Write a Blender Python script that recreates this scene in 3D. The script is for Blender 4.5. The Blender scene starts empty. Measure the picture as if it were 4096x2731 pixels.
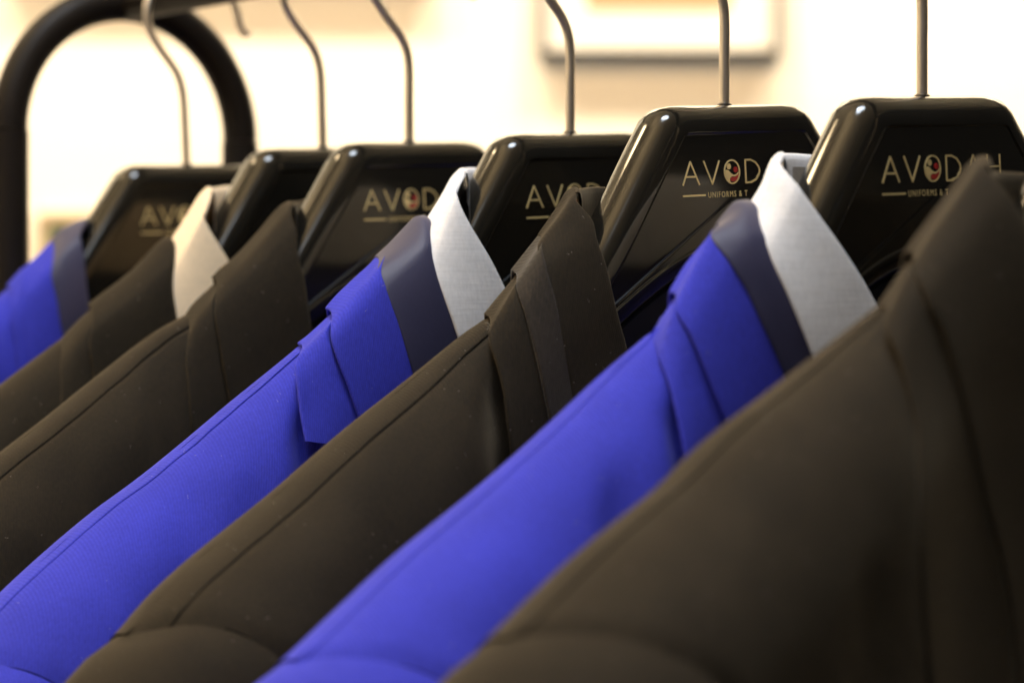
import bpy, bmesh, math, random
from mathutils import Vector, Matrix, noise

# ------------------------------------------------------------------ scale
# Everything is laid out in units of 0.76 mm; the camera's eye is the origin, 1.35 m up.
K = 0.00076
EYE = 1.35
ALPHA = math.atan(4650 / 5800.0)               # the rail runs off to the far left at this angle
RU = (math.cos(ALPHA), math.sin(ALPHA))        # along a hanger's arms
RN = (math.sin(ALPHA), -math.cos(ALPHA))       # along the rail, towards its near end
def W(x, y, z): return Vector((x * K, y * K, z * K + EYE))

scene = bpy.context.scene
C = scene.collection
random.seed(4)

# ------------------------------------------------------------------ camera
cam = bpy.data.cameras.new('camera'); cam_o = bpy.data.objects.new('camera', cam); C.objects.link(cam_o)
cam_o.location = (0, 0, EYE); cam_o.rotation_euler = (math.pi / 2, 0, 0)
cam.lens = 88.77; cam.sensor_width = 36; cam.shift_y = -0.01917
cam.clip_start = 0.01; cam.clip_end = 100
cam.dof.use_dof = True; cam.dof.focus_distance = 1055 * K; cam.dof.aperture_fstop = 8.5
scene.camera = cam_o

# ------------------------------------------------------------------ world, lamps, exposure
world = bpy.data.worlds.new('World'); scene.world = world; world.use_nodes = True
bg = world.node_tree.nodes['Background']
bg.inputs[0].default_value = (1.0, 0.86, 0.7, 1); bg.inputs[1].default_value = 0.05

def lamp(name, kind, loc, target, power, color, size=0.1):
    l = bpy.data.lights.new(name, kind); l.energy = power; l.color = color
    if kind == 'AREA': l.shape = 'DISK'; l.size = size
    else: l.shadow_soft_size = size
    o = bpy.data.objects.new(name, l); C.objects.link(o); o.location = loc
    o.rotation_euler = (Vector(target) - Vector(loc)).to_track_quat('-Z', 'Y').to_euler()
    if kind == 'SPOT': l.spot_size = math.radians(100); l.spot_blend = 0.6
    return o
COOL = (0.78, 0.88, 1.0); WARM = (1.0, 0.74, 0.42)
lamp('overhead_soft_light', 'AREA', (-0.02, 0.58, 2.8), (0.0, 0.8, 1.25), 15, COOL, 0.5)
lamp('overhead_soft_light', 'AREA', (-0.25, -0.55, 2.55), (0.05, 0.8, 1.3), 6.0, COOL, 0.5)  # added frontal fill behind the camera, lifts the white collars
for dx, dy in ((-0.10, 0.0), (0.0, 0.05), (0.09, -0.02)):
    lamp('ceiling_downlight', 'SPOT', (-0.10 + dx, 0.62 + dy, 2.75), (-0.05 + dx, 0.85, 1.3), 2, COOL, 0.02)
for x in (-1.15, -0.3, 0.55, 1.35):
    o = lamp('wall_washer', 'SPOT', (x, 2.62, 3.35), (x, 3.02, 1.5), 270, (1.0, 0.87, 0.67), 0.08); o.data.spot_size = math.radians(84); o.data.spot_blend = 0.5
for x in (-0.5, 0.6):
    o = lamp('wall_fill_spot', 'SPOT', (x, 1.75, 3.0), (x, 3.04, 1.6), 46, (1.0, 0.60, 0.26), 0.1); o.data.spot_size = math.radians(95)  # added warm fill on the wall, lifts the shadows under the frames
for y, pw in ((1.7, 10), (0.2, 12)):
    lamp('side_wall_fill', 'AREA', (-1.35, y, 2.9), (-1.64, y, 1.4), pw, WARM, 0.3)  # added lamps that brighten the unseen side wall mirrored in the hanger bevels
for y in (-1.2, -0.5, 0.2, 0.9):
    lamp('ceiling_fill', 'AREA', (-1.2, y, 2.95), (-0.7, y, 3.5), 9.5, WARM, 0.25)  # added fill, warms the unseen ceiling so the bevels reflect it; no cove here

scene.view_settings.view_transform = 'Standard'; scene.view_settings.look = 'None'
scene.view_settings.exposure = 0.14; scene.view_settings.gamma = 1.0
scene.view_settings.use_curve_mapping = False
scene.render.engine = 'CYCLES'
scene.cycles.use_denoising = True
scene.cycles.max_bounces = 8

# ------------------------------------------------------------------ materials
def mat(name):
    m = bpy.data.materials.new(name); m.use_nodes = True
    nt = m.node_tree; b = nt.nodes['Principled BSDF']
    return m, nt, b
def nd(nt, kind, **kw):
    n = nt.nodes.new(kind)
    for k, v in kw.items():
        if k in n.inputs: n.inputs[k].default_value = v
        else: setattr(n, k, v)
    return n
def cloth(name, col, rough=0.85, sheen=0.25, weave=0.18, lint=0.0, spec=0.2, fine=1500.0, sheen_tint=(1, 1, 1, 1), vary=0.14):
    m, nt, b = mat(name); L = nt.links.new
    tc = nd(nt, 'ShaderNodeTexCoord'); mp = nd(nt, 'ShaderNodeMapping'); mp.inputs['Scale'].default_value = (1.0, 1.0, 0.35)
    mp.inputs['Rotation'].default_value = (0, math.radians(24), 0)
    L(tc.outputs['Object'], mp.inputs[0])
    big = nd(nt, 'ShaderNodeTexNoise', Scale=38.0, Detail=3.0); L(tc.outputs['Object'], big.inputs['Vector'])
    fin = nd(nt, 'ShaderNodeTexNoise', Scale=fine, Detail=2.0); L(mp.outputs[0], fin.inputs['Vector'])
    add = nd(nt, 'ShaderNodeMath', operation='ADD'); L(big.outputs[0], add.inputs[0]); L(fin.outputs[0], add.inputs[1])
    rmp = nd(nt, 'ShaderNodeMapRange'); rmp.inputs['From Min'].default_value = 0.7; rmp.inputs['From Max'].default_value = 1.3
    rmp.inputs['To Min'].default_value = 1 - vary; rmp.inputs['To Max'].default_value = 1 + vary
    L(add.outputs[0], rmp.inputs['Value'])
    mix = nd(nt, 'ShaderNodeVectorMath', operation='SCALE'); mix.inputs[0].default_value = col; L(rmp.outputs[0], mix.inputs['Scale'])
    out = mix.outputs[0]
    if lint:
        sp = nd(nt, 'ShaderNodeTexVoronoi', Scale=330.0); sp.inputs['Randomness'].default_value = 1.0
        L(tc.outputs['Object'], sp.inputs['Vector'])
        wn = nd(nt, 'ShaderNodeTexNoise', Scale=1800.0, Detail=1.0); L(tc.outputs['Object'], wn.inputs['Vector'])
        lt = nd(nt, 'ShaderNodeMath', operation='LESS_THAN'); lt.inputs[1].default_value = 0.06; L(sp.outputs['Distance'], lt.inputs[0])
        gt = nd(nt, 'ShaderNodeSeparateColor'); L(sp.outputs['Color'], gt.inputs[0])
        g2 = nd(nt, 'ShaderNodeMath', operation='GREATER_THAN'); g2.inputs[1].default_value = 0.62; L(gt.outputs[0], g2.inputs[0])
        mu = nd(nt, 'ShaderNodeMath', operation='MULTIPLY'); L(lt.outputs[0], mu.inputs[0]); L(g2.outputs[0], mu.inputs[1])
        m2 = nd(nt, 'ShaderNodeMath', operation='MULTIPLY'); L(mu.outputs[0], m2.inputs[0]); m2.inputs[1].default_value = lint
        mx = nd(nt, 'ShaderNodeMix', data_type='RGBA'); L(m2.outputs[0], mx.inputs[0]); L(out, mx.inputs[6]); mx.inputs[7].default_value = (0.55, 0.5, 0.46, 1)
        out = mx.outputs[2]
    L(out, b.inputs['Base Color'])
    b.inputs['Roughness'].default_value = rough; b.inputs['Specular IOR Level'].default_value = spec
    b.inputs['Sheen Weight'].default_value = sheen; b.inputs['Sheen Roughness'].default_value = 0.45; b.inputs['Sheen Tint'].default_value = sheen_tint
    bp = nd(nt, 'ShaderNodeBump', Strength=weave, Distance=0.0006); L(fin.outputs[0], bp.inputs['Height'])
    L(bp.outputs[0], b.inputs['Normal'])
    if lint:                                             # suiting: fine steep twill lines
        m3 = nd(nt, 'ShaderNodeMapping'); m3.inputs['Rotation'].default_value = (0, math.radians(-16), 0); L(tc.outputs['Object'], m3.inputs[0])
        wv = nd(nt, 'ShaderNodeTexWave', Scale=400.0, Distortion=1.6, Detail=2.0); wv.inputs['Detail Scale'].default_value = 3.0; L(m3.outputs[0], wv.inputs['Vector'])
        b2 = nd(nt, 'ShaderNodeBump', Strength=0.2, Distance=0.0003); L(wv.outputs['Fac'], b2.inputs['Height']); L(bp.outputs[0], b2.inputs['Normal']); L(b2.outputs[0], b.inputs['Normal'])
        r2 = nd(nt, 'ShaderNodeMapRange'); r2.inputs['To Min'].default_value = 0.93; r2.inputs['To Max'].default_value = 1.07; L(wv.outputs['Fac'], r2.inputs['Value'])
        s2 = nd(nt, 'ShaderNodeVectorMath', operation='SCALE'); L(out, s2.inputs[0]); L(r2.outputs[0], s2.inputs['Scale']); L(s2.outputs[0], b.inputs['Base Color'])
    return m
def plain(name, col, rough=0.5, metal=0.0, spec=0.5, coat=0.0, bump=0.0, bscale=200.0):
    m, nt, b = mat(name); b.inputs['Base Color'].default_value = (*col, 1); b.inputs['Roughness'].default_value = rough
    b.inputs['Metallic'].default_value = metal; b.inputs['Specular IOR Level'].default_value = spec; b.inputs['Coat Weight'].default_value = coat
    tc = nd(nt, 'ShaderNodeTexCoord'); ns = nd(nt, 'ShaderNodeTexNoise', Scale=bscale, Detail=3.0)
    nt.links.new(tc.outputs['Object'], ns.inputs['Vector'])
    mr = nd(nt, 'ShaderNodeMapRange'); mr.inputs['To Min'].default_value = max(0.0, rough * 0.8); mr.inputs['To Max'].default_value = min(1, rough * 1.2 + 0.01)
    nt.links.new(ns.outputs[0], mr.inputs['Value']); nt.links.new(mr.outputs[0], b.inputs['Roughness'])
    if bump:
        bp = nd(nt, 'ShaderNodeBump', Strength=bump, Distance=0.001); nt.links.new(ns.outputs[0], bp.inputs['Height']); nt.links.new(bp.outputs[0], b.inputs['Normal'])
    return m
M = {}
M['brown'] = cloth('brown_suiting', (0.0170, 0.0125, 0.0068), lint=0.3, sheen=0.15, vary=0.28, fine=1100.0, sheen_tint=(1, 0.78, 0.5, 1))
M['blue'] = cloth('royal_blue_suiting', (0.037, 0.043, 0.465), lint=0.2, sheen=0.06, vary=0.13, fine=1100.0, sheen_tint=(0.7, 0.7, 1, 1))
def slub(m, amt):
    nt = m.node_tree; b = nt.nodes['Principled BSDF']; L = nt.links.new
    tc = nd(nt, 'ShaderNodeTexCoord'); mp = nd(nt, 'ShaderNodeMapping'); mp.inputs['Rotation'].default_value = (0, math.radians(-32), 0); mp.inputs['Scale'].default_value = (70, 70, 1500)
    L(tc.outputs['Object'], mp.inputs[0]); ns = nd(nt, 'ShaderNodeTexNoise', Scale=1.0, Detail=3.0); L(mp.outputs[0], ns.inputs['Vector'])
    mr = nd(nt, 'ShaderNodeMapRange'); mr.inputs['From Min'].default_value = 0.3; mr.inputs['From Max'].default_value = 0.75; mr.inputs['To Min'].default_value = 1 - amt; mr.inputs['To Max'].default_value = 1 + amt * 0.8
    L(ns.outputs[0], mr.inputs['Value'])
    src = b.inputs['Base Color'].links[0].from_socket
    sc = nd(nt, 'ShaderNodeVectorMath', operation='SCALE'); L(src, sc.inputs[0]); L(mr.outputs[0], sc.inputs['Scale']); L(sc.outputs[0], b.inputs['Base Color'])
    bp = nd(nt, 'ShaderNodeBump', Strength=0.15, Distance=0.0004); L(ns.outputs[0], bp.inputs['Height'])
    L(b.inputs['Normal'].links[0].from_socket, bp.inputs['Normal']); L(bp.outputs[0], b.inputs['Normal'])
M['white'] = cloth('white_linen', (0.87, 0.87, 0.90), lint=0.0, sheen=0.05, weave=0.16, vary=0.07, fine=1000.0)
M['cream'] = cloth('cream_linen', (0.95, 0.76, 0.53), lint=0.0, sheen=0.05, weave=0.12, vary=0.05, fine=1000.0)
slub(M['white'], 0.07); slub(M['cream'], 0.05)
M['undercollar'] = cloth('grey_brown_undercollar_felt', (0.030, 0.0235, 0.0165), lint=0.3, sheen=0.25, vary=0.3, fine=1100.0)
M['satin'] = cloth('charcoal_satin', (0.032, 0.032, 0.078), rough=0.55, sheen=0.06, weave=0.05, spec=0.45, vary=0.08, sheen_tint=(0.75, 0.75, 1, 1))
M['lining'] = cloth('black_lining', (0.012, 0.012, 0.016), rough=0.55, sheen=0.05, weave=0.05, spec=0.3)
M['hanger'] = plain('gloss_black_plastic', (0.010, 0.009, 0.007), rough=0.11, spec=0.45, coat=0.0, bscale=30)
M['wire'] = plain('brushed_steel_wire', (0.78, 0.70, 0.60), rough=0.34, metal=1.0, bscale=40)
M['rack'] = plain('black_painted_tube', (0.016, 0.012, 0.009), rough=0.45, spec=0.15, coat=0.0, bscale=90)
M['gold'] = plain('gold_print', (0.72, 0.56, 0.26), rough=0.42, metal=0.0)
M['red'] = plain('red_print', (0.42, 0.02, 0.02), rough=0.4)
M['wall'] = plain('cream_wall_paint', (0.83, 0.79, 0.70), rough=0.85, spec=0.2, bump=0.15, bscale=160)
M['frame'] = plain('dark_frame', (0.035, 0.028, 0.022), rough=0.35)
M['oak'] = plain('pale_oak_frame', (0.48, 0.36, 0.22), rough=0.5)
M['mat_board'] = plain('white_mat_board', (0.82, 0.80, 0.74), rough=0.9, spec=0.1)
M['print'] = plain('ochre_print', (0.42, 0.33, 0.19), rough=0.8, spec=0.1)
M['green_print'] = plain('green_print', (0.16, 0.22, 0.13), rough=0.8, spec=0.1)
M['label'] = cloth('woven_label', (0.48, 0.44, 0.38), rough=0.7, weave=0.2)

# ------------------------------------------------------------------ helpers
def mesh_obj(name, verts, faces, m, parent=None, smooth=True):
    me = bpy.data.meshes.new(name); me.from_pydata([tuple(v) for v in verts], [], faces); me.update()
    if smooth: me.polygons.foreach_set('use_smooth', [True] * len(me.polygons))
    me.materials.append(m)
    o = bpy.data.objects.new(name, me); C.objects.link(o)
    if parent is not None: o.parent = parent
    return o
def thing(name, label, cat, loc, rotz=0.0, group=None):
    o = bpy.data.objects.new(name, None); C.objects.link(o); o.empty_display_size = 0.05
    o.location = loc; o.rotation_euler = (0, 0, rotz); o['label'] = label; o['category'] = cat
    if group: o['group'] = group
    return o
def L3(u, n, z): return Vector((u * K, -n * K, z * K))          # hanger frame: x along the arms, -y towards the near end
def interp(pts, x):
    if x <= pts[0][0]: return pts[0][1] + (x - pts[0][0]) * 0.67
    for (a, b), (c, d) in zip(pts, pts[1:]):
        if x <= c: return b + (d - b) * (x - a) / (c - a) if c > a else d
    return pts[-1][1]
def catmull(P, n):
    P = [Vector(p) for p in P]
    cum = [0.0]
    for a, b in zip(P, P[1:]): cum.append(cum[-1] + max((b - a).length, 1e-6))
    out = []
    for i in range(n):
        s = cum[-1] * i / (n - 1); k = 0
        while k < len(P) - 2 and s > cum[k + 1]: k += 1
        t = (s - cum[k]) / (cum[k + 1] - cum[k])
        p1, p2 = P[k], P[k + 1]; h = cum[k + 1] - cum[k]
        m1 = (p2 - P[k - 1]) / (cum[k + 1] - cum[k - 1]) * h if k > 0 else p2 - p1
        m2 = (P[k + 2] - p1) / (cum[k + 2] - cum[k]) * h if k + 2 < len(P) else p2 - p1
        out.append((2*t**3-3*t**2+1)*p1 + (t**3-2*t**2+t)*m1 + (-2*t**3+3*t**2)*p2 + (t**3-t**2)*m2)
    return out
def grid_faces(nr, nc, base=0, flip=False, closed=False):
    f = []
    for i in range(nr - 1):
        for j in range(nc if closed else nc - 1):
            k = (j + 1) % nc
            q = (base + i*nc + j, base + i*nc + k, base + (i+1)*nc + k, base + (i+1)*nc + j)
            f.append(q[::-1] if flip else q)
    return f
def tube(name, pts, r, m, parent, seg=20, cap=True):
    pts = [Vector(p) for p in pts]; verts = []; faces = []
    t0 = (pts[1] - pts[0]).normalized(); ref = Vector((0, 0, 1)) if abs(t0.z) < 0.9 else Vector((0, 1, 0))
    x = t0.cross(ref).normalized()
    for i, p in enumerate(pts):
        t = (pts[min(i+1, len(pts)-1)] - pts[max(i-1, 0)]).normalized()
        x = (x - t * x.dot(t)).normalized(); y = t.cross(x)
        rr = r[i] if isinstance(r, (list, tuple)) else r
        for k in range(seg):
            a = 2*math.pi*k/seg; verts.append(p + (x*math.cos(a) + y*math.sin(a)) * rr)
    faces = grid_faces(len(pts), seg, closed=True)
    if cap: faces += [tuple(range(seg))[::-1], tuple(range((len(pts)-1)*seg, len(pts)*seg))]
    o = mesh_obj(name, verts, faces, m, parent); o.data.set_sharp_from_angle(angle=math.radians(50)); return o
def smooth01(x): x = max(0.0, min(1.0, x)); return x*x*(3-2*x)
def box(name, lo, hi, m, parent=None, bev=0.0):
    bm = bmesh.new(); bmesh.ops.create_cube(bm, size=1.0)
    for v in bm.verts:
        v.co = Vector([(lo[i] + hi[i]) / 2 + v.co[i] * (hi[i] - lo[i]) for i in range(3)])
    if bev: bmesh.ops.bevel(bm, geom=bm.edges[:], offset=bev, segments=2, affect='EDGES')
    me = bpy.data.meshes.new(name); bm.to_mesh(me); bm.free(); me.materials.append(m)
    o = bpy.data.objects.new(name, me); C.objects.link(o)
    if parent is not None: o.parent = parent
    return o

# ------------------------------------------------------------------ setting: the wall and its pictures
YW = 4000.0
wall = mesh_obj('wall', [W(-6000, YW, -1770), W(6000, YW, -1770), W(6000, YW, 3200), W(-6000, YW, 3200)], [(0, 1, 2, 3)], M['wall'], smooth=False)
wall['kind'] = 'structure'
side = mesh_obj('side_wall', [Vector((-1.65, -1.6, 0.0)), Vector((-1.65, YW * K, 0.0)), Vector((-1.65, YW * K, 3.8)), Vector((-1.65, -1.6, 3.8))], [(0, 1, 2, 3)], M['wall'], smooth=False)
side['kind'] = 'structure'
ceiling = mesh_obj('ceiling', [Vector((-1.65, -2.2, 3.5)), Vector((2.6, -2.2, 3.5)), Vector((2.6, YW * K, 3.5)), Vector((-1.65, YW * K, 3.5))], [(0, 1, 2, 3)], M['wall'], smooth=False)
ceiling['kind'] = 'structure'
def picture(label, x0, x1, z0, z1, fr, frame_m, mat_w, print_m, depth=24):
    cx = (x0 + x1) / 2
    t = thing('framed_picture', label, 'picture', W(cx, YW - 1, z0), group='framed pictures on the wall')
    w = (x1 - x0) / 2 * K; h = (z1 - z0) * K; f = fr * K; d = depth * K
    o = []
    o.append(box('frame_rail', (-w, -d, 0), (w, 0, f), frame_m, t, 0.001)); o.append(box('frame_rail', (-w, -d, h - f), (w, 0, h), frame_m, t, 0.001))
    o.append(box('frame_stile', (-w, -d + 0.0006, f), (-w + f, 0, h - f), frame_m, t, 0.001)); o.append(box('frame_stile', (w - f, -d + 0.0006, f), (w, 0, h - f), frame_m, t, 0.001))
    box('mat_board', (-w + f, -d * 0.45, f), (w - f, -0.002, h - f), M['mat_board'], t)
    mw = mat_w * K
    box('print', (-w + f + mw, -d * 0.45 - 0.0016, f + mw), (w - f - mw, -d * 0.45 - 0.0004, h - f - mw), print_m, t)
    return t
S = YW / 10100.0                                    # wall units per photograph pixel at the wall's distance
picture('small dark-framed picture with white mat and ochre print on the cream wall', (2150 - 2048) * S, (3120 - 2048) * S, (1287 - 228) * S, (1287 - 228) * S + 470, 10, M['frame'], 66, M['print'])
picture('wide framed picture high on the wall above the rack arch', (30 - 2048) * S, (1735 - 2048) * S, (1287 + 75) * S, (1287 + 75) * S + 420, 8, M['frame'], 60, M['print'])
picture('pale oak framed green print low on the wall behind the rack post', (150 - 2048) * S, (620 - 2048) * S, (1287 - 850) * S - 240, (1287 - 850) * S, 14, M['oak'], 3, M['green_print'], 14)

# ------------------------------------------------------------------ garment rack
def rail_point(t, u=0.0): return (163.7 - RN[0]*t + RU[0]*u, 1008.0 - RN[1]*t + RU[1]*u)
T_END, RAIL_Z, ARCH_R = 625.0, 188.0, 78.0
ex, ey = rail_point(T_END)
rack = thing('garment_rack', 'black tubular garment rack with arched end frame and straight hanging rail', 'rack', W(ex, ey, -1770))
inv = Vector(rack.location)
def RK(t, u, z):
    x, y = rail_point(t, u); return W(x, y, z) - inv
tube('rail', [RK(T_END + 4 - (T_END + 700) * i / 30, 0, RAIL_Z) for i in range(31)], 10.2 * K, M['rack'], rack, 28)
for te in (T_END, -700.0):
    tube('arch', [RK(te, -ARCH_R * math.cos(math.pi * i / 40), RAIL_Z - ARCH_R + ARCH_R * math.sin(math.pi * i / 40)) for i in range(41)], 10.6 * K, M['rack'], rack, 28)
    for sgn in (-1, 1):
        p = tube('post', [RK(te, sgn * ARCH_R, z) for z in (RAIL_Z - ARCH_R - 0.5, 60, 0, -100, -400, -900, -1500, -1740)], 11.2 * K, M['rack'], rack, 28)
        tube('foot', [RK(te, sgn * ARCH_R, z) for z in (-1770, -1766, -1735, -1728)], [13*K, 14*K, 13*K, 10*K], M['rack'], rack, 24)

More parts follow.
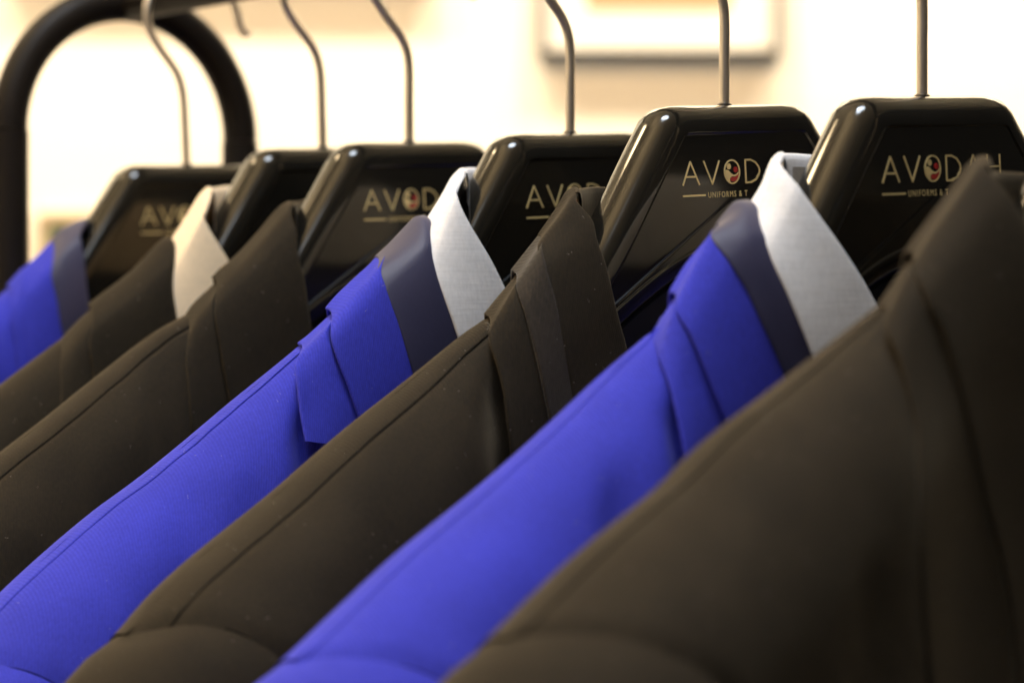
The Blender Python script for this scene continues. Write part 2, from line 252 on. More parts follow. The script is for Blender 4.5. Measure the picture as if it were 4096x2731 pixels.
# ------------------------------------------------------------------ jackets: pattern curves in the hanger frame (u along the arms, z up)
JACKETS = {
 1: dict(at=(-185.9,1444.0,89.6),tf=36,tb=32,groove=None,
  body=[(-158.2,-106.5),(-133.3,-87.3),(-115.7,-74.4),(-109.9,-69.0)],
  layers=[
   dict(name='lapel',off=1.6,ridge=[(-113.5,-69.2),(-104.6,-60.3)],
    outer=[(-115.8,-71.1),(-120.1,-84.7),(-120.0,-98.1),(-119.0,-111.4),(-117.3,-126.2)],
    inner=None),
   dict(name='collar',off=3,ridge=[(-109.3,-64.6),(-97.3,-54.8),(-90.1,-48.1),(-84.6,-42.6)],
    outer=[(-107.4,-62.8),(-114.3,-77.9),(-114.3,-95.4),(-111.9,-112.8)],
    inner=None),
   dict(name='satin_facing',off=4.4,ridge=[(-87.6,-44.6),(-82.0,-39.2),(-76.7,-36.2),(-70.8,-33.5),(-66.3,-32.0)],
    outer=[(-93.9,-48.4),(-97.1,-61.6),(-95.7,-77.9),(-94.3,-90.0),(-90.8,-104.9)],
    inner=[(-72.0,-33.4),(-78.2,-42.1),(-79.3,-53.2),(-79.4,-71.0),(-77.9,-84.6),(-75.7,-105.0)]),
  ]),
 2: dict(at=(-100.1,1337.0,92.0),tf=33,tb=30,groove=None,
  body=[(-217.3,-142.2),(-184.3,-120.6),(-167.3,-108.9),(-153.1,-99.3)],
  layers=[
   dict(name='lapel',off=1.6,ridge=[(-157.5,-102.6),(-149.4,-94.3),(-138.5,-85.1)],
    outer=[(-156.1,-101.0),(-164.2,-111.7),(-167.8,-124.8),(-169.4,-136.7)],
    inner=None),
   dict(name='collar',off=3.2,ridge=[(-140.6,-83.1),(-134.9,-79.3),(-116.7,-66.7),(-102.7,-53.8),(-98.1,-50.1),(-95.4,-48.8)],
    outer=[(-145.7,-86.5),(-149.8,-99.7),(-150.3,-115.4),(-149.1,-132.3)],
    inner=None),
   dict(name='inner_collar',off=3.6,ridge=[(-99.5,-59.4),(-92.3,-49.4),(-87.1,-42.3),(-79.7,-31.7),(-75.7,-26.4),(-72.1,-23.3)],
    outer=[(-100.8,-60.3),(-105.1,-72.4),(-104.0,-89.9),(-100.8,-106.0)],
    inner=[(-79.8,-26.4),(-85.1,-38.3),(-83.8,-44.6),(-79.7,-52.1),(-74.7,-60.3),(-68.6,-70.9),(-62.8,-81.0)]),
  ]),
 3: dict(at=(-52.0,1277.0,90.7),tf=38,tb=28,groove=4.5,
  body=[(-248.8,-165.3),(-224.3,-147.8),(-205.4,-135.3),(-175.9,-114.6),(-148.4,-95.9),(-130.9,-87.2)],
  layers=[
   dict(name='lapel',off=1.6,ridge=[(-133.0,-89.2),(-127.5,-82.3),(-114.9,-71.9)],
    outer=[(-134.1,-89.2),(-142.5,-103.8),(-144.4,-117.6),(-145.0,-131.4),(-144.3,-142.9)],
    inner=None),
   dict(name='collar',off=3.6,ridge=[(-116.7,-69.1),(-112.3,-65.1),(-105.1,-60.1),(-92.7,-48.9),(-81.8,-37.7),(-76.8,-33.5),(-73.7,-32.1)],
    outer=[(-123.0,-73.3),(-126.5,-83.4),(-126.9,-103.8),(-123.4,-125.4),(-119.1,-144.8)],
    inner=[(-77.2,-32.8),(-80.3,-38.0),(-82.0,-44.2),(-83.9,-59.4),(-81.8,-71.3),(-79.0,-92.2),(-75.0,-110.2)]),
  ]),
 4: dict(at=(27.1,1178.4,88.0),tf=36,tb=30,groove=0.8,
  body=[(-305.3,-208.0),(-288.2,-193.4),(-266.9,-177.1),(-245.1,-162.0),(-231.3,-154.0),(-208.3,-138.7),(-180.1,-118.9),(-162.3,-106.8),(-149.7,-97.8)],
  layers=[
   dict(name='lapel',off=1.6,ridge=[(-152.3,-96.7),(-147.2,-93.5),(-135.1,-84.3)],
    outer=[(-158.1,-98.4),(-163.8,-105.1),(-166.8,-115.5),(-168.1,-128.4),(-168.1,-137.6)],
    inner=None),
   dict(name='collar',off=3.2,ridge=[(-138.0,-81.6),(-132.3,-76.2),(-122.5,-68.5),(-115.6,-63.3),(-108.6,-56.9)],
    outer=[(-144.3,-84.9),(-147.2,-93.1),(-146.5,-104.2),(-143.2,-114.7),(-139.0,-127.5),(-131.9,-142.5)],
    inner=None),
   dict(name='satin_facing',off=4.2,ridge=[(-111.6,-58.9),(-104.8,-53.8),(-97.8,-47.7),(-91.8,-42.4),(-90.2,-41.3),(-85.7,-40.5)],
    outer=[(-113.8,-59.3),(-119.6,-66.7),(-118.6,-77.5),(-115.7,-88.1),(-112.9,-98.5),(-109.5,-109.3),(-104.4,-124.0)],
    inner=None),
   dict(name='inner_collar',off=5.8,ridge=[(-86.7,-46.0),(-75.7,-31.7),(-70.1,-23.4),(-67.9,-21.3),(-65.0,-19.0)],
    outer=[(-88.1,-46.1),(-95.3,-53.8),(-96.1,-63.2),(-93.7,-73.6),(-89.7,-85.0),(-86.2,-94.3),(-79.7,-111.3)],
    inner=[(-75.7,-22.4),(-81.6,-29.9),(-81.9,-37.2),(-78.4,-46.0),(-73.4,-54.2),(-68.5,-61.8),(-62.6,-71.7),(-54.4,-85.0)]),
  ]),
 5: dict(at=(92.3,1097.0,94.0),tf=38,tb=30,groove=3.8,
  body=[(-312.6,-219.1),(-307.1,-213.2),(-294.1,-204.3),(-280.9,-191.9),(-264.3,-179.5),(-230.7,-158.0),(-198.4,-135.7),(-169.4,-117.1),(-141.8,-98.7),(-130.5,-92.4)],
  layers=[
   dict(name='lapel',off=1.6,ridge=[(-132.5,-90.4),(-126.3,-84.4),(-114.4,-73.2)],
    outer=[(-138.0,-92.3),(-142.0,-99.7),(-142.1,-106.1),(-141.0,-119.7),(-141.0,-134.3),(-139.8,-144.1),(-138.1,-158.9)],
    inner=None),
   dict(name='collar_band',off=3.2,ridge=[(-118.7,-72.7),(-112.6,-66.6),(-107.7,-61.7),(-101.8,-56.0)],
    outer=[(-123.7,-74.7),(-126.9,-80.8),(-127.0,-95.2),(-124.6,-110.1),(-122.8,-119.0),(-119.6,-132.9)],
    inner=None),
   dict(name='collar',off=3.6,ridge=[(-104.7,-58.2),(-97.5,-50.0),(-93.0,-44.4),(-90.2,-40.6),(-86.9,-38.7)],
    outer=[(-108.0,-58.7),(-114.1,-63.6),(-116.9,-72.3),(-115.7,-83.3),(-113.6,-97.7),(-111.1,-110.2),(-108.2,-125.2)],
    inner=[(-96.8,-41.4),(-95.0,-44.4),(-93.3,-50.6),(-92.3,-53.7),(-92.7,-60.9),(-90.2,-71.0),(-86.6,-87.7),(-81.6,-102.9),(-77.2,-117.6)]),
  ]),
 6: dict(at=(163.7,1008.0,89.9),tf=38,tb=30,groove=0.3,
  body=[(-310.3,-205.4),(-297.6,-198.1),(-277.2,-183.7),(-251.9,-165.9),(-218.1,-145.3),(-185.5,-123.4),(-163.6,-107.2),(-143.2,-93.6)],
  layers=[
   dict(name='lapel',off=1.6,ridge=[(-146.8,-96.2),(-138.7,-87.0),(-131.6,-78.8)],
    outer=[(-146.8,-93.8),(-145.6,-95.2),(-153.5,-102.2),(-155.3,-111.9),(-155.8,-124.1),(-155.5,-136.3),(-153.7,-149.0),(-150.4,-165.9)],
    inner=None),
   dict(name='collar',off=3.2,ridge=[(-136.1,-78.5),(-128.3,-68.9),(-120.4,-61.7),(-111.6,-53.6)],
    outer=[(-143.4,-80.3),(-145.4,-84.8),(-145.0,-90.6),(-139.4,-111.1),(-132.7,-126.4),(-125.1,-140.5)],
    inner=None),
   dict(name='satin_facing',off=4.2,ridge=[(-112.6,-53.1),(-107.2,-48.1),(-104.2,-45.5),(-102.0,-44.6),(-97.5,-44.1)],
    outer=[(-124.2,-56.6),(-125.4,-58.3),(-123.7,-68.0),(-118.5,-78.4),(-114.3,-88.4),(-109.1,-98.4),(-103.8,-108.0),(-95.9,-123.2)],
    inner=None),
   dict(name='inner_collar',off=5.8,ridge=[(-96.7,-47.0),(-89.0,-37.6),(-86.5,-32.5),(-83.8,-28.2),(-81.0,-26.0)],
    outer=[(-98.5,-46.6),(-106.7,-55.3),(-106.7,-66.0),(-102.2,-77.4),(-97.0,-88.8),(-90.5,-101.7),(-83.1,-116.1)],
    inner=[(-93.0,-28.5),(-91.9,-30.5),(-92.5,-35.5),(-90.9,-41.2),(-86.9,-47.6),(-82.2,-54.1),(-74.7,-63.2),(-67.0,-72.5),(-59.9,-81.3),(-50.8,-94.0),(-42.9,-106.3)]),
  ]),
 7: dict(at=(235.7,918.3,92),tf=40,tb=30,groove=0.4,
  body=[(-322.8,-199.9),(-314.1,-192.4),(-307.5,-185.6),(-299.5,-180.0),(-290.2,-173.4),(-271.4,-160.6),(-257.2,-152.1),(-236.3,-140.2),(-215.4,-125.5),(-188.8,-111.0),(-171.4,-101.1),(-145.3,-86.0)],
  layers=[
   dict(name='lapel',off=2.5,ridge=[(-148.5,-86.5),(-140.3,-77.8),(-130.6,-68.9)],
    outer=[(-150.1,-86.1),(-162.1,-93.0),(-164.5,-107.2),(-166.0,-122.7),(-171.1,-139.4),(-174.4,-161.8)],
    inner=None),
   dict(name='collar',off=4.4,ridge=[(-135.6,-68.2),(-130.1,-62.9),(-118.4,-51.9),(-108.8,-42.6),(-104.9,-38.6),(-99.6,-35.9)],
    outer=[(-141.8,-68.9),(-147.4,-74.9),(-150.0,-85.1),(-147.0,-93.0),(-141.1,-117.0),(-133.3,-144.4),(-124.9,-166.5),(-119.8,-186.9),(-117.1,-214.6)],
    inner=[(-112.5,-39.4),(-109.8,-40.5),(-109.8,-48.0),(-108.6,-52.2),(-105.0,-58.4),(-100.0,-68.3),(-93.5,-84.8),(-85.4,-109.7),(-79.0,-143.3),(-75.4,-185.2),(-72.7,-218.9)]),
  ]),
}

DEPTH = 55.0
def prof(T, d):
    d = max(d, 0.0); e = min(d, DEPTH) / DEPTH
    return T * math.sqrt(max(0.0, 1 - (1 - e) ** 2)) + 0.03 * max(0.0, d - DEPTH)

def neck(u): return 0.62 + 0.38 * smooth01((-u - 120) / 70.0)     # the garment is pressed flat round the hanger's neck
HANGER_ROLL = math.radians(3.3)
def hanger_outline():
    half = [(0, 0), (-20, 0), (-33, 0), (-40, -1.2), (-44.5, -4), (-48, -8.5), (-60, -24.5), (-72, -41), (-84, -57), (-95, -70), (-108, -82), (-128, -95.5), (-150, -110.5),
            (-180, -131.5), (-210, -151.5), (-240, -171.5), (-262, -187), (-274, -199), (-277, -210), (-270, -219), (-258, -219), (-235, -206), (-205, -186), (-175, -166), (-145, -145),
            (-118, -125), (-95, -108.5), (-74, -95.5), (-55, -84.5), (-36, -75.5), (-18, -70.5), (0, -69)]
    p = catmull([(a, b, 0) for a, b in half], 120)
    left = [(v.x, v.y) for v in p]; left[0] = (0, 0); left[-1] = (0, -69)
    return left + [(-x, z) for x, z in left[-2:0:-1]]

def text_mesh(s, size, x, z, space, n, parent, name, m, squash=1.0):
    cu = bpy.data.curves.new(name, 'FONT'); cu.body = s; cu.size = size; cu.space_character = space; cu.offset = 0.025 * size * 0
    cu.extrude = 0.05; cu.resolution_u = 3
    ob = bpy.data.objects.new(name, cu); C.objects.link(ob); bpy.context.view_layer.update()
    me = bpy.data.meshes.new_from_object(ob.evaluated_get(bpy.context.evaluated_depsgraph_get()))
    C.objects.unlink(ob); bpy.data.objects.remove(ob)
    for v in me.vertices: v.co = L3(x + v.co.x * squash, n + v.co.z, z + v.co.y)
    me.materials.clear(); me.materials.append(m)
    o = bpy.data.objects.new(name, me); C.objects.link(o); o.parent = parent
    return o

def strokes(segs, w, n, h=0.25):
    v, f = [], []
    for poly in segs:
        for (a, b), (c, d) in zip(poly, poly[1:]):
            dx, dz = c - a, d - b; l = math.hypot(dx, dz); px, pz = -dz / l * w / 2, dx / l * w / 2
            ex_, ez_ = dx / l * w * 0.25, dz / l * w * 0.25
            k = len(v)
            for nn in (n - 0.2, n + h):
                v += [L3(a + px - ex_, nn, b + pz - ez_), L3(c + px + ex_, nn, d + pz + ez_), L3(c - px + ex_, nn, d - pz + ez_), L3(a - px - ex_, nn, b - pz - ez_)]
            f += [(k+4, k+7, k+6, k+5), (k, k+1, k+5, k+4), (k+1, k+2, k+6, k+5), (k+2, k+3, k+7, k+6), (k+3, k, k+4, k+7)]
    return v, f
def plate(poly, n, h=0.3):
    v = [L3(a, n - 0.2, b) for a, b in poly] + [L3(a, n + h, b) for a, b in poly]; k = len(poly)
    return v, [tuple(range(k, 2*k))[::-1]] + [(i, (i+1) % k, k + (i+1) % k, k + i) for i in range(k)]

CAP = 9.7
def logo(parent, n, z0):
    def A(x): return [[(x, z0), (x + 4.7, z0 + CAP), (x + 9.4, z0)], [(x + 1.9, z0 + 3.4), (x + 7.5, z0 + 3.4)]]
    V = [[(-25.9, z0 + CAP), (-21.4, z0), (-16.9, z0 + CAP)]]
    D = [[(-1.5, z0), (-1.5, z0 + CAP), (1.6, z0 + CAP), (4.6, z0 + CAP - 1.2), (6.4, z0 + CAP - 3.2), (6.9, z0 + CAP / 2), (6.4, z0 + 3.2), (4.6, z0 + 1.2), (1.6, z0), (-1.5, z0)]]
    Hh = [[(23.0, z0), (23.0, z0 + CAP)], [(30.6, z0), (30.6, z0 + CAP)], [(23.0, z0 + 5.0), (30.6, z0 + 5.0)]]
    for s in (A(-38.4), V, D, A(9.8), Hh):
        v, f = strokes(s, 0.78, n); mesh_obj('letter', v, f, M['gold'], parent, False)
    v, f = strokes([[(-38.6, z0 - 4.6), (-25.9, z0 - 4.6)]], 0.8, n); mesh_obj('rule_line', v, f, M['gold'], parent, False)
    text_mesh('UNIFORMS & T', 3.55, -24.2, z0 - 5.8, 1.28, n, parent, 'tagline', M['gold'], 0.80)
    cx, cz = -9.6, z0 + CAP / 2; ring = []
    k = 36; v = []
    for i in range(k):
        a = 2 * math.pi * i / k; ca, sa = math.cos(a), math.sin(a)
        v += [L3(cx + 4.75*ca, n - 0.2, cz + 5.3*sa), L3(cx + 4.75*ca, n + 0.3, cz + 5.3*sa), L3(cx + 4.1*ca, n + 0.3, cz + 4.65*sa), L3(cx + 4.1*ca, n - 0.2, cz + 4.65*sa)]
    f = [(4*i+j, 4*i+(j+1) % 4, 4*((i+1) % k)+(j+1) % 4, 4*((i+1) % k)+j) for i in range(k) for j in range(4)]
    em = mesh_obj('emblem', v, f, M['gold'], parent, False)
    def disc(x, z, r): return [(cx + x + r*math.cos(2*math.pi*i/20), cz + z + r*1.08*math.sin(2*math.pi*i/20)) for i in range(20)]
    def sub(poly, m, h): vv, ff = plate(poly, n, h); mesh_obj('figure', vv, ff, m, em, False)
    sub(disc(-1.8, 2.3, 1.2), M['gold'], 0.3); sub(disc(2.1, 0.85, 1.15), M['red'], 0.34)
    body = [(-3.9, 0.5), (-3.0, 0.9), (-1.9, 0.5), (-0.7, -0.6), (0.8, -1.35), (2.5, -1.1), (3.9, -0.1), (3.1, -1.5), (1.5, -2.1), (-0.2, -2.0), (-1.3, -2.5), (-1.6, -3.4), (-1.1, -4.3), (-2.6, -3.6), (-3.7, -1.8)]
    sub([(cx + a, cz + b) for a, b in body], M['gold'], 0.28)
    cres = [(-1.1, -2.6), (-0.2, -2.3), (1.4, -2.4), (3.0, -1.7), (3.8, -0.6), (3.4, -2.2), (2.3, -3.6), (0.6, -4.3), (-0.7, -4.0), (-1.2, -3.3)]
    sub([(cx + a, cz + b) for a, b in cres], M['red'], 0.32)

OUT = hanger_outline()
HALF, RND = 13.0, 11.5
def hanger_mesh():
    n = len(OUT); nrm = []
    for i in range(n):
        a, b = OUT[i - 1], OUT[(i + 1) % n]; dx, dz = b[0]-a[0], b[1]-a[1]; l = math.hypot(dx, dz)
        nrm.append((-dz / l, dx / l))
    # outward normal: outline runs left along the top, so flip if needed
    area = sum(OUT[i][0]*OUT[(i+1) % n][1] - OUT[(i+1) % n][0]*OUT[i][1] for i in range(n))
    sg = -1 if area > 0 else 1
    verts, rings = [], []
    steps = [(-HALF, RND + 1.2)]
    for i in range(9):
        a = math.pi/2 * i / 8; steps.append((-HALF + RND*(1-math.cos(a)), RND*(1-math.sin(a))))
    for i in range(9):
        a = math.pi/2 * (1 - i / 8); steps.append((HALF - RND*(1-math.cos(a)), RND*(1-math.sin(a))))
    steps += [(HALF, RND + 0.8), (HALF - 0.35, RND + 1.1), (HALF - 0.45, RND + 1.6)]
    for (nn, ins) in steps:
        for i in range(n):
            # keep the rounding smaller where the arms are thin
            far = smooth01((abs(OUT[i][0]) - 100) / 60); k = 1 - 0.25 * far
            verts.append(L3(OUT[i][0] - sg*nrm[i][0]*ins*k, nn * (1 - 0.15*far), OUT[i][1] - sg*nrm[i][1]*ins*k))
    faces = grid_faces(len(steps), n, closed=True)
    faces.append(tuple(range(n))[::-1]); faces.append(tuple(range((len(steps)-1)*n, len(steps)*n)))
    return verts, faces
HV, HF = hanger_mesh()
HM = bpy.data.meshes.new('hanger_body'); HM.from_pydata([tuple(v) for v in HV], [], HF); HM.update()
bm = bmesh.new(); bm.from_mesh(HM); bmesh.ops.recalc_face_normals(bm, faces=bm.faces[:])
for f in bm.faces: f.smooth = len(f.verts) < 20
bm.to_mesh(HM); bm.free(); HM.materials.append(M['hanger'])

HOOK = [(0, -6), (0, 20), (0, 38), (-1.2, 46), (-4.5, 53), (-9.5, 59), (-16, 66), (-21.5, 73), (-25, 80), (-26, 88), (-24, 97), (-17, 106), (-7, 111.5), (3, 113.2),
        (14, 111.5), (24, 106), (31, 98), (34.5, 90), (36, 84), (39, 80), (42, 79)]
HANGER_LABEL = {
 1: 'glossy black hanger farthest along the rail, next to the rack arch',
 2: 'glossy black hanger holding the brown jacket with the cream collar, second from the arch',
 3: 'glossy black hanger third from the rack arch, behind the far white collar',
 4: 'glossy black hanger fourth from the arch, its logo covered by a brown collar tip',
 5: 'glossy black hanger with the sharpest gold logo, holding the brown jacket in focus',
 6: 'glossy black hanger at the right with nearly its whole gold logo showing',
 7: 'glossy black hanger cut off at the right edge of the picture'}
ROLLX = {1: 2.2, 2: 3.0, 3: 3.0, 4: 3.6, 5: 3.9, 6: 3.3, 7: 3.3}
LEAN = {1: -4.5, 2: -3.0, 3: -0.4, 4: 0.0, 5: 0.0, 6: 0.0, 7: 0.0}
def place(j):
    x, y, z = JACKETS[j]['at']; return W(x, y, z)
for j in JACKETS:
    h = thing('coat_hanger', HANGER_LABEL[j], 'hanger', place(j), ALPHA, 'black logo hangers on the rail')
    b = bpy.data.objects.new('hanger_body', HM); C.objects.link(b); b.parent = h
    b.rotation_euler = (0, -math.radians(ROLLX[j]), 0)
    top = RAIL_Z - JACKETS[j]['at'][2] + 10.2
    s = (top + 2.2) / 113.2
    le = math.tan(math.radians(LEAN[j]))
    pts = []
    for a, c in HOOK:
        zz = c if c < 38 else 38 + (c - 38) * ((top + 2.0 - 38) / (113.2 - 38))
        pts.append(L3(a + le * max(0, 45 - abs(zz - 45)) * 0.8, 0, zz))
    tube('hook', catmull(pts, 90), 2.25 * K, M['wire'], h, 14)
    tube('ferrule', [L3(0, 0, -1.5), L3(0, 0, 0.4), L3(0, 0, 1.0)], [3.3*K, 3.2*K, 2.3*K], M['frame'], h, 18)
    if j in (1, 3, 4, 5, 6, 7): logo(b, HALF - 0.45, -34.0)

JACKET_LABEL = {
 1: 'blue jacket with charcoal satin facing, farthest on the rail beside the rack post',
 2: 'brown jacket with a cream inner collar',
 3: 'brown jacket without a pale collar, hanging between the cream collar and the far white collar',
 4: 'blue jacket with shoulder piping and white inner collar, left of the brown jacket in focus',
 5: 'brown jacket in sharp focus with double collar bands, hanging between the two white-collared blue jackets',
 6: 'blue jacket with charcoal satin facing and the largest white inner collar, right of centre',
 7: 'large out-of-focus brown jacket nearest the camera at the right'}
CLOTH = {1: 'blue', 2: 'brown', 3: 'brown', 4: 'blue', 5: 'brown', 6: 'blue', 7: 'brown'}
LABEL_PART = {'inner_collar': {2: 'cream linen inner collar', 4: 'white linen inner collar', 6: 'white linen inner collar'}, 'satin_facing': {1: 'charcoal satin facing', 4: 'charcoal satin facing', 6: 'charcoal satin facing'}}
TIP_U = {1: -300, 2: -300, 3: -300, 4: -322, 5: -297, 6: -300, 7: -304}
TIP_SCALE = {1: 0.12, 2: 0.10, 3: 0.14, 4: 0.3, 5: 0.34, 6: 0.34, 7: 0.34}

def clean(pts):
    out = []
    for p in sorted(pts):
        if out and p[0] - out[-1][0] < 0.4: continue
        if out and p[1] < out[-1][1] - 0.3: continue
        out.append(p)
    return out

def mirror(v, f, ncol=None):
    k = len(v)
    return v + [Vector((-p.x, p.y, p.z)) for p in v], f + [tuple(i + k for i in q)[::-1] for q in f]

def fold_depth(j, u, d):
    """soft drag folds running down the front of the body beside the lapel"""
    e = 0.0
    for (uu, w, a, lean) in FOLDS.get(j, ()):
        x = (u - uu + lean * d) / w
        e -= a * math.exp(-x*x) * smooth01((d - 6) / 25)
    return e
FOLDS = {4: [(-165, 9, 8.0, 0.0), (-196, 10, 2.0, 0.16)], 5: [(-139, 12, 6.5, 0.0), (-205, 16, 1.4, 0.2)], 6: [(-153, 9, 7.0, 0.0), (-189, 11, 5.5, 0.03), (-225, 16, 1.5, 0.2)],
         7: [(-190, 14, 2.0, 0.12)], 2: [(-172, 6, 3.5, 0.05), (-186, 6, 3.0, 0.05)], 3: [(-160, 8, 1.5, 0.05)]}

def body_parts(j, root, J, m):
    R = J['body_clean']; un = R[-1][0]; tip = TIP_U[j]
    def rz(u): return R[-1][1] if u > un else interp(R, u)
    tz = rz(tip); ARM = 235.0; phi0 = math.radians(24)
    ts = TIP_SCALE[j]
    def Tw(u): return neck(u) + ts * smooth01((-u - 140) / 150)
    g = J['groove']; gn = None if g is None else max(prof(J['tf'], g), 3.5)
    ds = [0, 0.06, 0.2, 0.45, 0.8, 1.3, 1.9, 2.6, 3.4, 4.3, 5.3, 6.5, 8, 10, 12.5, 15.5, 19, 23, 28, 34, 41, 48, 55, 65, 78, 92, 110, 130, 155, 180, 210, 235, 280, 350, 450, 560, 680, 800]
    if g:
        ds = sorted(set(ds + [max(0.01, g*0.8), g*0.88, g*0.95, g, g*1.05, g*1.12, g*1.22, g*1.35]))
    def left(d, n):
        lean = 0.42 * max(n, 0) if d < 120 else 0.42 * max(n, 0) * (1 - smooth01((d - 120) / 80))
        return tip + math.tan(phi0) * min(d, ARM) + lean
    def front(u, d):
        n = prof(J['tf'] * Tw(u), d)
        if g and d > 0:
            x = (math.sqrt(d) - math.sqrt(g)) / 0.12
            n -= 1.5 * math.exp(-x*x)
        if g and 0 < d < g: n += 0.8 * math.sin(math.pi * (d / g) ** 0.5)
        wob = noise.noise(Vector((u * 0.035 + 11.0 * j, d * 0.016, 3.1))) * 2.6 + noise.noise(Vector((u * 0.11 + 7.0 * j, d * 0.05, 0.7))) * 0.7
        return n + fold_depth(j, u, d) + wob * smooth01(d / 14.0) * (1 - 0.7 * math.exp(-((u - tip) / 14.0) ** 2))
    def back(u, d): return -prof(J['tb'] * (neck(u) + 0.6*ts * smooth01((-u - 140) / 150)), d)
    NC = 64
    # front panels
    v = []
    for d in ds:
        ul = left(d, prof(J['tf'] * Tw(tip), d)); ue = un + min(1.0, d / 430.0) * (-un - 6)
        for c in range(NC):
            a = c / (NC - 1); u = ul + (ue - ul) * a
            tuck = 1.6 * math.exp(-((u - ul) / 3.0) ** 2)
            zz = rz(u) - d + 0.45 * noise.noise(Vector((u * 0.09 + 5.0 * j, 0.3, 0.0)))
            flare = 0.05 * max(0, d - 235)
            v.append(L3(u, front(u, d) - tuck, zz - tuck * (1 - smooth01(d / 20))))
    f = grid_faces(len(ds), NC)
    mesh_obj('front_panel', v, f, m, root); mesh_obj('front_panel', *mirror(v, f)[0:0] or ([Vector((-p.x, p.y, p.z)) for p in v], [q[::-1] for q in f]), m, root)
    # back panel, one piece across both shoulders
    v = []
    for d in ds:
        ul = left(d, 0); ue = un + smooth01(d / 3.0) * (-un)
        for c in range(NC):
            a = c / (NC - 1); u = ul + (ue - ul) * a
            s_ = smooth01((u - J['layers'][-1]['ridge'][-1][0] - 14) / 26.0); pz_ = J['layers'][-1]['ridge'][-1][1] - 12
            v.append(L3(u, min(back(u, d), -27 * s_) - 2 * s_, rz(u) + (pz_ - R[-1][1]) * s_ - d))
    f = grid_faces(len(ds), NC, flip=True)
    mesh_obj('back_panel', *mirror(v, f), m, root)
    # lining hangs just inside the back
    v2 = [p + Vector((0, -3.0 * K, -2.0 * K)) for p in v]
    lo = [i for i, d in enumerate(ds) if d >= 10][0]
    v2 = v2[lo * NC:]
    mesh_obj('lining', *mirror(v2, grid_faces(len(ds) - lo, NC)), M['lining'], root)
    # sleeves
    ring = []
    fd = [0, 0.1, 0.4, 1, 2, 3.5, 5.5, 8, 12, 17, 23, 30, 39, 50, 65, 85, 110, 135, 160, 185, 205, 220, 230, 235]
    def close(d): return 1.0 if d < 110 else math.sqrt(max(0, 1 - ((d - 110) / 125.0) ** 2))
    for d in fd[::-1]:
        u = left(d, 0); ring.append((u, back(u, d) * close(d), rz(u) - d, d))
    for d in fd[1:]:
        n = prof(J['tf'] * Tw(tip), d); u = left(d, n * close(d)); ring.append((u, n * close(d), rz(u) - d, d))
    pu, pz = ring[0][0], ring[0][2]
    rows = [(math.radians(54) * i / 14.0, 0.0) for i in range(15)] + [(math.radians(54), s) for s in (40, 90, 150, 220, 300, 380, 460, 520)]
    vv = []
    for i, (th, dn) in enumerate(rows):
        bulge = (-0.9, 0.4, 0.9, 1.1)[min(i, 3)]; sh = 1 - 0.14 * smooth01(i / 14.0) - 0.0003 * dn
        for u, n, z, d in ring:
            du, dz = (u - pu) * sh, (z - pz) * sh; l = math.hypot(du, dz) + 1e-6; k = 1 + bulge * min(1, l / 80) / l
            du, dz = du * k, dz * k
            vv.append(L3(pu + du * math.cos(th) - dz * math.sin(th), n * (1 + 0.02 * bulge) * (sh + 0.03 * (i > 0)), pz + du * math.sin(th) + dz * math.cos(th) - dn))
    ff = grid_faces(len(rows), len(ring), closed=True)
    mesh_obj('sleeve', vv, ff, m, root); mesh_obj('sleeve', [Vector((-p.x, p.y, p.z)) for p in vv], [q[::-1] for q in ff], m, root)

def smax(a, b, k=3.0):
    h = max(k - abs(a - b), 0.0) / k
    return max(a, b) + h * h * k * 0.25
def body_n(j, u, z):
    J = JACKETS[j]; R = J['body_clean']; un = R[-1][0]
    top = R[-1][1] if u > un else interp(R, u)
    if z > top: return -99.0
    return prof(J['tf'] * (neck(u) + TIP_SCALE[j] * smooth01((-u - 140) / 150)), top - z)
def resample(c, n):
    return [c[min(len(c) - 1, int(round((i / (n - 1)) ** 2 * (len(c) - 1))))] if i > 3 else c[0].lerp(c[1], (i / (n - 1)) ** 2 * (len(c) - 1)) for i in range(n)]

def roll_edge(P, Q, nrm, t):
    """half-round turned edge: P on the edge, Q its inner neighbour, nrm outward"""
    e = (P - Q); e = (e - nrm * e.dot(nrm)); e = e.normalized() if e.length > 1e-9 else e
    return [P + e * math.sin(a) * t/2 - nrm * (1 - math.cos(a)) * t/2 for a in (0.5, 1.05, 1.57, 2.2, 2.8, 3.14)]

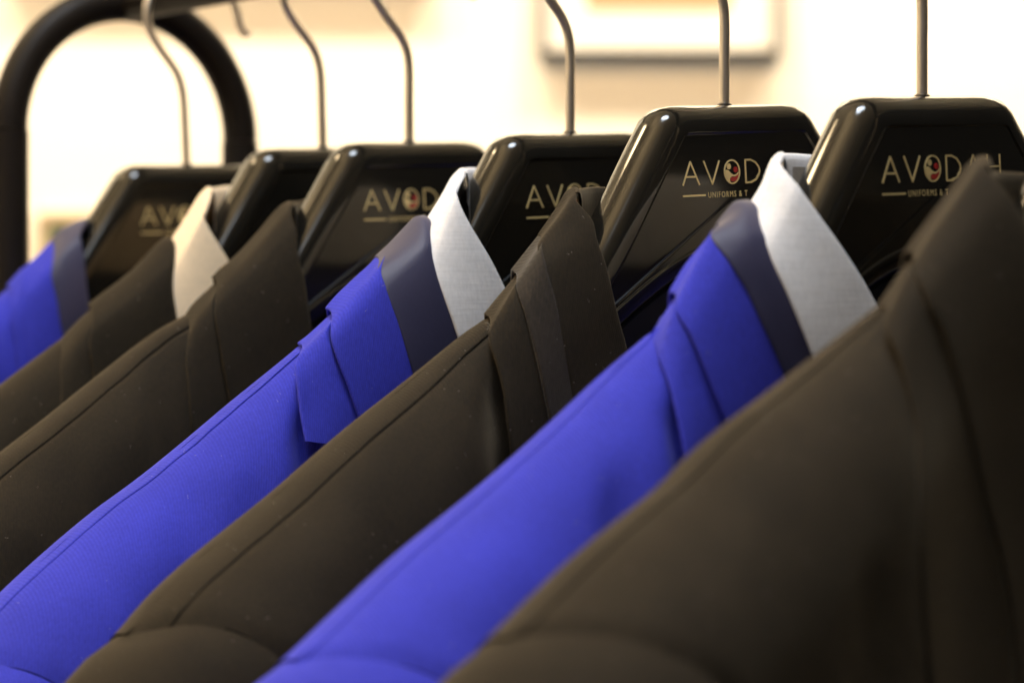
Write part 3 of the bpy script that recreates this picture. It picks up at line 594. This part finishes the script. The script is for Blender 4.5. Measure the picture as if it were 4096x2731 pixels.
def layer_parts(j, root, J):
    Ls = J['layers']; m0 = CLOTH[j]
    for i, Ly in enumerate(Ls):
        R = clean(sum((q['ridge'] for q in Ls), []))
        last = i == len(Ls) - 1
        u0, u1 = Ly['ridge'][0][0], Ly['ridge'][-1][0]
        def rz(u, R=R): return interp(R, u)
        off = Ly['off']
        def npos(top, u, z):
            d = max(0.0, top.y - z); n1 = prof(J['tf'] * neck(top.x), d) + off * min(1.0, d / 14.0)
            return smax(n1, body_n(j, u, z) + off * smooth01(d / 6.0))
        O = [(*Ly['ridge'][0], 0)] + [(*p, 0) for p in Ly['outer'][1:]]
        if last: I = [(*Ly['ridge'][-1], 0)] + [(*p, 0) for p in Ly['inner'][1:]]
        else: I = [(*Ly['ridge'][-1], 0)] + [(*p, 0) for p in Ls[i+1]['outer'][1:]]
        if Ly['name'] == 'lapel' and j not in (4,):
            O += [(O[-1][0] + 12, -230, 0), (-120, -310, 0), (-60, -400, 0), (-8, -470, 0)]
            I += [(I[-1][0] + 15, -230, 0), (-60, -310, 0), (-22, -400, 0), (12, -470, 0)]
        NB, NA = 40, 16
        Oc, Ic = resample(catmull(O, 200), NB), resample(catmull(I, 200), NB)
        ra = [p for p in Ly['ridge']]
        Rc = catmull([(*p, 0) for p in ra], NA)
        grid = []
        for b in range(NB):
            tb = (b / (NB - 1)) ** 2; w = (1 - tb) ** 6; row = []
            for a in range(NA):
                ta = a / (NA - 1); p = Oc[b].lerp(Ic[b], ta); lin = Oc[0].lerp(Ic[0], ta)
                p = p + (Rc[a] - lin) * w
                row.append(L3(p.x, npos(Rc[a], p.x, p.y), min(p.y, Rc[a].y)) if b else L3(p.x, 0.0, p.y))
            grid.append(row)
        back = []
        for d in (34, 24, 16, 10, 6, 3.2, 1.4, 0.45, 0.1):
            back.append([L3(Rc[a].x + 0.8 * prof(J['tb'] * neck(Rc[a].x), d) + 0.2 * max(0, d - 5), -prof(J['tb'] * neck(Rc[a].x), d), Rc[a].y - d) for a in range(NA)])
        grid = back + grid
        nr = len(grid)
        # turned edges with real thickness on the free sides
        full = []
        mid = nr // 2; sg_ = 1.0
        mn = (grid[mid][1] - grid[mid][0]).cross(grid[mid+1][0] - grid[mid-1][0])
        if mn.dot(Vector((-0.5, -0.8, 0.3))) < 0: sg_ = -1.0
        for r in range(nr):
            up, dn = grid[max(0, r-1)], grid[min(nr-1, r+1)]
            def nr_at(c, cc):
                n = (grid[r][max(c, cc)] - grid[r][min(c, cc)]).cross(dn[c] - up[c]) * sg_
                return n.normalized() if n.length > 1e-12 else Vector((0, -1, 0))
            nl = nr_at(0, 1)
            row = roll_edge(grid[r][0], grid[r][1], nl, 1.7 * K)[::-1] + grid[r]
            if last:
                nn = nr_at(NA-1, NA-2)
                row = row + roll_edge(grid[r][NA-1], grid[r][NA-2], nn, 1.9 * K)
            else:
                g1 = grid[r][NA-1]; tk = 1.0 if r >= len(back) else 0.6
                row = row + [g1 + L3(2.0*tk, -1.2*tk, -0.8*tk), g1 + L3(5.0*tk, -3.0*tk, -2.0*tk), g1 + L3(9.0*tk, -5.0*tk, -4*tk)]
            full.append(row)
        nm = {'satin_facing': 'satin', 'collar_band': 'undercollar', 'inner_collar': 'cream' if j == 2 else 'white'}.get(Ly['name'], m0)
        vs = [p for row in full for p in row]; fs = grid_faces(nr, len(full[0]))
        lab = LABEL_PART.get(Ly['name'], {}).get(j)
        for side in (0, 1):
            o = mesh_obj(Ly['name'], vs if side == 0 else [Vector((-p.x, p.y, p.z)) for p in vs], fs if side == 0 else [q[::-1] for q in fs], M[nm], root)
            if lab: o['label'] = lab
        if last:
            # the collar runs on round the back of the neck
            nbk = len(back); edge = [grid[nbk + k][NA-1] for k in (9, 7, 5, 4, 3, 2, 1)]
            pu, pz = Rc[-1].x, Rc[-1].y
            bd = {7: -5.0}.get(j, 0.0)
            path = [(p.x / K, -p.y / K, p.z / K) for p in edge] + [(pu + 3, -3, pz - 0.6 + bd*0.1), (pu + 8, -9.5, pz - 0.2 + bd*0.4), (pu * 0.78, -18, pz + 0.7 + bd*0.7), (pu * 0.6, -27, pz + 2.2 + bd), (pu * 0.32, -31, pz + 2.4 + bd), (0, -32, pz + 2.4 + bd)]
            pc = catmull(path, 48)
            rows = []
            for k, p in enumerate(pc):
                t = pc[min(k+1, 47)] - pc[max(k-1, 0)]; o2 = Vector((t.y, -t.x)).normalized()      # outward in plan
                fr = smooth01((k - 14) / 12.0)                    # the outer fall only behind the neck
                prf = [(0.2 + 7.5*fr, -0.4 - 40*fr), (0.2 + 4.5*fr, -0.3 - 16*fr), (0.1 + 1.6*fr, -0.2 - 3*fr), (0.2, 0.2), (-0.9, 0.5), (-2.0, -0.2), (-2.6, -2.5), (-2.9, -8), (-3.0, -20), (-2.6, -42)]
                rows += [L3(p.x + o2.x*a, p.y + o2.y*a, p.z + b) for a, b in prf]
            fs = grid_faces(48, 10)
            o = mesh_obj('collar_stand', *mirror(rows, fs), M[nm if nm != 'satin' else 'lining'], root)
            if Ly['name'] == 'inner_collar' and j == 6:
                tagv = []
                for k in range(22, 34):
                    p = pc[k]; t = pc[k+1] - pc[k-1]; o2 = Vector((t.y, -t.x)).normalized()
                    if o2.dot(Vector((p.x, p.y))) < 0: o2 = -o2
                    tagv += [L3(p.x - o2.x*3.9, p.y - o2.y*3.9, p.z + b) for b in (-5.0, -14, -24)]
                mesh_obj('neck_label', tagv, grid_faces(12, 3), M['label'], o)

def fibres(j, root, count, length, width, m, name, lo):
    rnd = random.Random(100 + j + count); src = []
    for o in root.children:
        if o.type == 'MESH' and o.name.split('.')[0] in ('front_panel', 'lapel', 'collar', 'collar_band') :
            for p in o.data.polygons:
                if p.center.x < 0 and p.center.z > lo * K and p.center.y < 0.006: src.append((o.data, p))
    cum = []; s = 0.0
    for _, p in src: s += p.area; cum.append(s)
    import bisect
    v, f = [], []
    for _ in range(count):
        me, p = src[bisect.bisect(cum, rnd.random() * s)]
        q = [me.vertices[i].co for i in p.vertices]; a, b = rnd.random(), rnd.random()
        c = q[0].lerp(q[1], a).lerp(q[3 % len(q)].lerp(q[2], a), b)
        n = p.normal.copy()
        if n.y > 0.2 or n.z < -0.5: n = -n
        t1 = Vector((rnd.gauss(0, 1), rnd.gauss(0, 1), rnd.gauss(0, 1))); t1 = (t1 - n * t1.dot(n)).normalized()
        l = length * K * rnd.uniform(0.5, 1.5); lift = rnd.uniform(0.15, 0.8)
        side = n.cross(t1).normalized() * width * K * 0.5; bend = side.normalized() * l * rnd.uniform(-0.4, 0.4)
        k = len(v)
        for u_ in (0.0, 0.35, 0.7, 1.0):
            c2 = c + t1 * l * u_ + bend * u_ * u_ + n * (l * lift * math.sin(u_ * 2.2) * 0.6 + 0.0002)
            w_ = side * (1 - 0.6 * u_); v += [c2 - w_, c2 + w_]
        f += [(k, k+1, k+3, k+2), (k+2, k+3, k+5, k+4), (k+4, k+5, k+7, k+6)]
    o = mesh_obj(name, v, f, m, root); o['kind'] = 'stuff'
    return o
M['lint'] = plain('pale_lint', (0.42, 0.38, 0.34), rough=0.9, spec=0.1)

for j, J in JACKETS.items():
    J['body_clean'] = clean([(v.x, v.y) for v in catmull([(*p, 0) for p in clean(J['body'])], 90)])
    root = thing('jacket', JACKET_LABEL[j], 'jacket', place(j), ALPHA, 'jackets hanging on the rail')
    body_parts(j, root, J, M[CLOTH[j]])
    layer_parts(j, root, J)
    fibres(j, root, 70, 1.3, 0.11, M['lint'], 'lint', -330)
